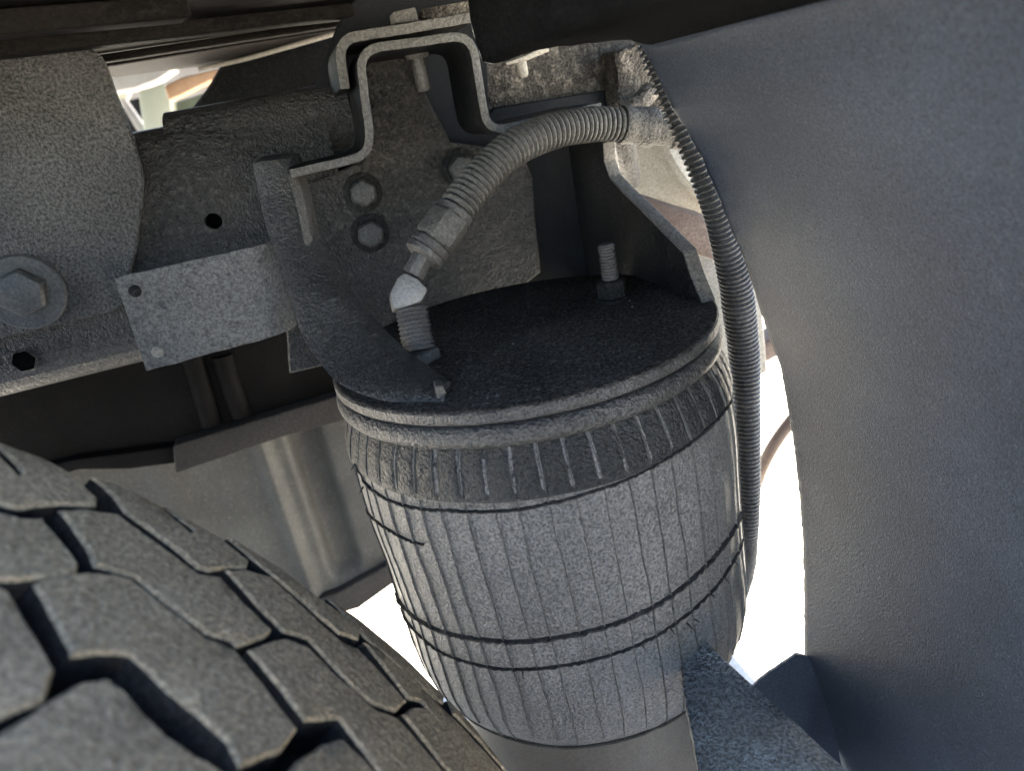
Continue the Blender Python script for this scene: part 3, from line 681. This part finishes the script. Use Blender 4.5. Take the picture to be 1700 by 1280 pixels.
YP = .36
t = thing('ribbed_panel', 'pale grey pressed panel with vertical ribs between the tyre and the spring', 'ribbed panel', PY(450, 860, YP))
x0, x1 = PY(60, 800, YP).x, PY(700, 800, YP).x; zt_, zb_ = PY(400, 700, YP).z+.03, PY(600, 985, YP).z
r1 = PY(470, 840, YP); g1 = PY(545, 850, YP); zb2 = PY(575, 950, YP).z
nx, nz_ = 170, 50; vs = []; fs = []
for j in range(nz_+1):
    z = zb_+(zt_-zb_)*j/nz_
    for i in range(nx+1):
        x = x0+(x1-x0)*i/nx; h = 0
        h += -.012*math.exp(-((x-r1.x)/.0085)**2)
        e = 1/(1+math.exp(-(z-zb2)/.004))
        sg = lambda q: 1/(1+math.exp(-q/.0022))
        h += .020*e*sg(x-(g1.x-.017))*sg(g1.x+.017-x)
        h += -.006*math.exp(-((x-(r1.x-.11))/.02)**2)
        vs.append(Vector((x, YP+h, z)))
for j in range(nz_):
    for i in range(nx):
        a = j*(nx+1)+i; fs.append((a, a+1, a+nx+2, a+nx+1))
obj('pressed_sheet', vs, fs, 'rib', t, 60)
pl = [PY(x, y, YP-.012) for x, y in ((380, 1040), (560, 985), (660, 930), (740, 910), (740, 940), (660, 966), (596, 1012), (380, 1075))]
prism('bottom_edge', pl, (0, .05, 0), 'beam_lit', t, bevel=.004)

# ------------------------------------------------------------------ right background
YQ = .17
o = obj('rusty_beam', *box((PY(800, 130, YQ).x, YQ, PY(900, 182, YQ).z), (.34, YQ+.05, PY(900, 70, YQ).z)), 'rust', None, bevel=.004)
tag(o, 'scaly rusty beam under the fender sheet edge, above the conduit', 'beam')
t = thing('beam_bracket', 'rough dusty bracket end where the rusty beam meets the fender sheet', 'bracket', PY(1040, 140, .13))
prism('bracket_block', rough_line([PY(x, y, .135) for x, y in ((1020, 84), (1100, 60), (1110, 180), (1062, 186), (1030, 180), (1026, 130))], .006, .0018), (0, .03, 0), 'rust', t, bevel=.003)
tube('bracket_lug', [PY(1030, 178, .125), PY(1058, 172, .12), (PY(1080, 150, .125))], .008, 'rust', t, n=12)
t = thing('wire_clip', 'small cream plastic clip hanging under the torn fender edge', 'clip', PY(885, 105, .10))
prism('clip_body', [PY(x, y, .10) for x, y in ((838, 104), (880, 88), (908, 70), (913, 84), (880, 98), (842, 108))], (0, .012, 0), 'tan', t, bevel=.001)
lathe('clip_peg', [(.0045, 0), (.0045, .010), (.003, .012)], PY(864, 100, .105), (0, 0, -1), 'tan', t, n=12)

t = thing('brake_chamber', 'round tan brake chamber behind the right gusset plate', 'brake chamber', PD(1120, 290, .72))
axc = Vector((.42, -.80, .42)).normalized(); cc = PD(1196, 226, .74)
lathe('chamber_body', [(.070, -.09), (.078, -.06), (.080, -.012), (.086, -.010), (.0865, -.002), (.080, 0)], cc, axc, 'tan', t, n=56)
lathe('chamber_face', [(.078, 0), (.074, .004), (.05, .012), (.02, .015)], cc+axc*.0004, axc, 'tan_grey', t, n=56)
tube('chamber_hose', [PD(1035, 225, .62), PD(1040, 260, .64), PD(1046, 300, .67)], .010, 'coat', t, n=12)
o = prism('angle_bracket', [PD(x, y, .66) for x, y in ((1060, 325), (1120, 345), (1165, 358), (1180, 365), (1210, 380), (1210, 440), (1150, 420), (1100, 372))], (.01, .03, 0), 'brown', None, bevel=.002)
tag(o, 'brown rusty steel bracket below the brake chamber', 'bracket')
o = prism('pale_post', [PD(x, y, .72) for x, y in ((1130, 410), (1230, 412), (1262, 460), (1275, 620), (1190, 640), (1180, 520))], (.01, .03, 0), 'tan', None, bevel=.003)
tag(o, 'pale tan steel post behind the loom tube and spring plate', 'post')
o = prism('brown_crossbar', [PD(x, y, .9) for x, y in ((1180, 618), (1262, 572), (1330, 540), (1330, 572), (1262, 608), (1200, 650))], (.01, .04, 0), 'brown', None, bevel=.003)
tag(o, 'reddish brown crossbar against the daylight beside the loom tube', 'crossbar')
o = tube('hanging_hose', [PD(1360, 650, .95), PD(1308, 706, .95), PD(1272, 762, .97), PD(1252, 820, 1.05), PD(1243, 870, 1.15)], .0085, 'brown', None, n=14)
tag(o, 'curved brown hose crossing the white daylight right of the loom tube', 'hose')

# ------------------------------------------------------------------ tyre with separate tread blocks
TC = Vector((-.62, 0, -.337)); TR = .543; YT = -.15; GD = .017
t = thing('truck_tyre', 'dusty brown truck tyre with chunky tread blocks in the lower left foreground', 'tyre', (-.62, -.27, -.86))
prof = [(.30, .0), (.40, .012), (.46, .010), (.495, .0), (.512, -.006), (TR-GD, -.016), (TR-GD, -.12), (TR-GD, -.25), (.512, -.262), (.495, -.268), (.46, -.278), (.40, -.280), (.30, -.268)]
vs = []; fs = []; n = 220
for r, y in prof:
    for i in range(n):
        a = 2*pi*i/n; vs.append(Vector((TC.x+r*sin(a), YT+y, TC.z+r*cos(a))))
for k in range(len(prof)-1):
    for i in range(n): j = (i+1) % n; fs.append((k*n+i, k*n+j, (k+1)*n+j, (k+1)*n+i))
obj('carcass', vs, fs, 'carcass', t, 40)
def cylhit(x, y):
    q = ray(x, y); ox, oz = CAM.x-TC.x, CAM.z-TC.z; a = q.x**2+q.z**2; b = ox*q.x+oz*q.z; c = ox*ox+oz*oz-TR*TR; D = b*b-a*c
    s_ = (-b-sqrt(D))/a if D >= 0 else -b/a
    p = CAM+q*s_
    if p.y > YT:      # past the far shoulder: put it on the shoulder circle
        s_ = (YT-CAM.y)/q.y; p = CAM+q*s_
    return atan2(p.x-TC.x, p.z-TC.z), min(p.y, YT)
def outline(px): return [Vector((a*TR, y)) for a, y in (cylhit(x*.4706, 700+y*.4706) for x, y in px)]
def block(P):
    k = len(P)
    area = sum(P[i].x*P[(i+1) % k].y-P[(i+1) % k].x*P[i].y for i in range(k))
    if area < 0: P.reverse()
    # resample with rounded, slightly wandering outline
    Q = []
    for i in range(k):
        a, b = P[i], P[(i+1) % k]; m_ = max(1, int((b-a).length/.003))
        for j in range(m_): Q.append(a.lerp(b, j/m_))
    for _ in range(0): Q = [(Q[i-1]+Q[i]*2+Q[(i+1) % len(Q)])/4 for i in range(len(Q))]
    k = len(Q)
    def nrm(i):
        tt = (Q[(i+1) % k]-Q[i-1]); tt = tt.normalized() if tt.length > 1e-9 else Vector((1, 0)); return Vector((-tt.y, tt.x))
    Q = [q+nrm(i)*(.0006+.0005*noise.noise(Vector((q.x*160, q.y*160, 0)))) for i, q in enumerate(Q)]
    ins = [q+nrm(i)*.0012 for i, q in enumerate(Q)]; outb = [q-nrm(i)*.0012 for i, q in enumerate(Q)]
    xs = [q.x for q in ins]; ys = [q.y for q in ins]; extra = []
    gx = min(xs)
    def inside(c):
        r = False
        for i in range(k):
            a, b = ins[i], ins[(i+1) % k]
            if (a.y > c.y) != (b.y > c.y) and c.x < (b.x-a.x)*(c.y-a.y)/(b.y-a.y)+a.x: r = not r
        return r and min((c-q).length for q in ins) > .003
    while gx < max(xs):
        gy = min(ys)
        while gy < max(ys):
            c = Vector((gx+random.uniform(-.001, .001), gy+random.uniform(-.001, .001)))
            if inside(c): extra.append(c)
            gy += .008
        gx += .008
    r = delaunay_2d_cdt(ins+extra, [(i, (i+1) % k) for i in range(k)], [], 1, 1e-7)
    def to3(p, R):
        # the crown drops away towards the far shoulder
        dy = max(0, p.y-(YT-.02)); R2 = R-dy*dy*8; a = p.x/TR
        return Vector((TC.x+R2*sin(a), p.y, TC.z+R2*cos(a)))
    vs = [to3(p, TR+.0006*noise.noise(Vector((p.x*50, p.y*50, 3)))) for p in r[0]]; fs = [tuple(f) for f in r[2]]
    inv = {}
    for i, src in enumerate(r[3]):
        for s_ in src: inv[s_] = i
    e = len(vs); vs += [to3(p, TR-.0012) for p in Q]; e2 = len(vs); vs += [to3(p, TR-GD*.6) for p in outb]; e3 = len(vs); vs += [to3(p, TR-GD-.002) for p in outb]
    for i in range(k):
        j = (i+1) % k
        if i in inv and j in inv: fs.append((inv[i], inv[j], e+j, e+i))
        fs += [(e+i, e+j, e2+j, e2+i), (e2+i, e2+j, e3+j, e3+i)]
    o = obj('tread_block', vs, fs, 'tread', t, 38); o.data.materials.append(M['carcass'])
    for p in o.data.polygons:
        c = p.center+ORG[o]-TC
        if hypot(c.x, c.z) < TR-.004-8*max(0, c.y-(YT-.02))**2: p.material_index = 1  # walls below the chamfer coloured dark as groove shade
    return o
BL = [
 ((-260, -60), (-66, 31), (70, 184), (78, 176), (-54, 37), (0, 62), (90, 92), (170, 122), (250, 172), (352, 268), (350, 298), (280, 296), (210, 292), (130, 300), (70, 308), (-10, 292), (-260, 230)),
 ((322, 182), (400, 200), (480, 232), (554, 270), (674, 384), (686, 380), (570, 277), (680, 338), (790, 402), (885, 490), (878, 522), (800, 520), (742, 530), (700, 518), (620, 450), (440, 318), (380, 240)),
 ((205, 306), (280, 300), (420, 322), (520, 398), (640, 488), (700, 530), (780, 540), (870, 640), (966, 740), (940, 768), (842, 798), (820, 776), (730, 750), (600, 650), (470, 545), (330, 510), (300, 440), (250, 370)),
 ((-260, 270), (0, 312), (70, 330), (155, 332), (220, 410), (290, 500), (280, 536), (190, 552), (100, 560), (-260, 580)),
 ((110, 562), (160, 540), (300, 524), (400, 530), (470, 548), (600, 655), (725, 752), (830, 792), (940, 930), (1058, 1088), (1000, 1168), (850, 1225), (800, 1130), (700, 1040), (590, 950), (520, 880), (460, 826), (350, 820), (250, 830), (240, 800), (160, 650)),
 ((-300, 560), (0, 572), (40, 590), (120, 720), (208, 870), (170, 985), (80, 1020), (0, 1050), (-300, 1180)),
 ((-300, 1230), (0, 1090), (200, 960), (300, 905), (380, 892), (450, 940), (520, 1020), (600, 1100), (700, 1170), (812, 1240), (830, 1330), (700, 1420), (-300, 1420)),
 ((812, 392), (842, 392), (950, 468), (1100, 590), (1190, 660), (1282, 730), (1272, 772), (1200, 750), (1120, 680), (960, 540), (890, 478)),
 ((792, 518), (870, 515), (955, 540), (1050, 630), (1150, 722), (1210, 772), (1262, 792), (1350, 890), (1440, 990), (1402, 1028), (1320, 1000), (1250, 940), (1190, 880), (1090, 768), (1000, 742), (900, 640)),
 ((872, 800), (940, 770), (1004, 756), (1085, 790), (1190, 892), (1330, 1012), (1400, 1040), (1480, 1130), (1570, 1240), (1620, 1320), (1400, 1320), (1200, 1052), (1080, 1062), (980, 930)),
 ((1168, 606), (1200, 600), (1300, 690), (1420, 800), (1500, 880), (1580, 968), (1570, 1000), (1480, 945), (1380, 840), (1290, 762)),
 ((1282, 772), (1330, 790), (1420, 870), (1500, 945), (1570, 1012), (1700, 1150), (1800, 1270), (1740, 1300), (1600, 1130), (1490, 992), (1444, 980)),
 ((1420, 1030), (1460, 1000), (1500, 1002), (1600, 1110), (1700, 1215), (1800, 1330), (1660, 1330), (1540, 1180)),
 ((1000, 1240), (1060, 1180), (1140, 1130), (1210, 1110), (1300, 1200), (1370, 1290), (1440, 1400), (900, 1400), (850, 1280)),
 ((1585, 975), (1640, 1020), (1760, 1150), (1900, 1320), (1860, 1330), (1740, 1180), (1600, 1030)),
]
OUT = [outline(b) for b in BL]
for P in OUT: block(P)
# the tread goes on beyond the picture with plainer blocks of the same kind
def pin(c, P):
    r = False
    for i in range(len(P)):
        a, b = P[i-1], P[i]
        if (a.y > c.y) != (b.y > c.y) and c.x < (b.x-a.x)*(c.y-a.y)/(b.y-a.y)+a.x: r = not r
    return r
def cell(u, v, w_, h_):
    q = [Vector((u, v)), Vector((u+w_*.5, v-.004)), Vector((u+w_, v)), Vector((u+w_+.012, v+h_)), Vector((u+w_*.5+.012, v+h_-.004)), Vector((u+.012, v+h_))]
    return q
def clear(q):
    c = sum(q, Vector((0, 0)))/len(q); t_ = [c.lerp(p, f_) for p in q for f_ in (0, .35, .7, 1.08)]
    return max(p.y for p in q) <= YT+.0005 and not any(pin(p, P) for P in OUT for p in t_) and not any(pin(p, q) for P in OUT for p in P)
cw, ch = .052, .040
for row in range(6):
    v = YT-.002-(row+1)*.0415
    u = -30*pi/180*TR+(row % 2)*.026
    while u < 112*pi/180*TR:
        q = cell(u+.0025, v+.0015, cw-.005, ch-.003)
        if clear(q): block(q)
        else:
            for du in (0, .5):
                for dv in (0, .5):
                    q2 = cell(u+.0025+du*cw, v+.0015+dv*ch, cw/2-.005, ch/2-.003)
                    if clear(q2): block(q2)
        u += cw
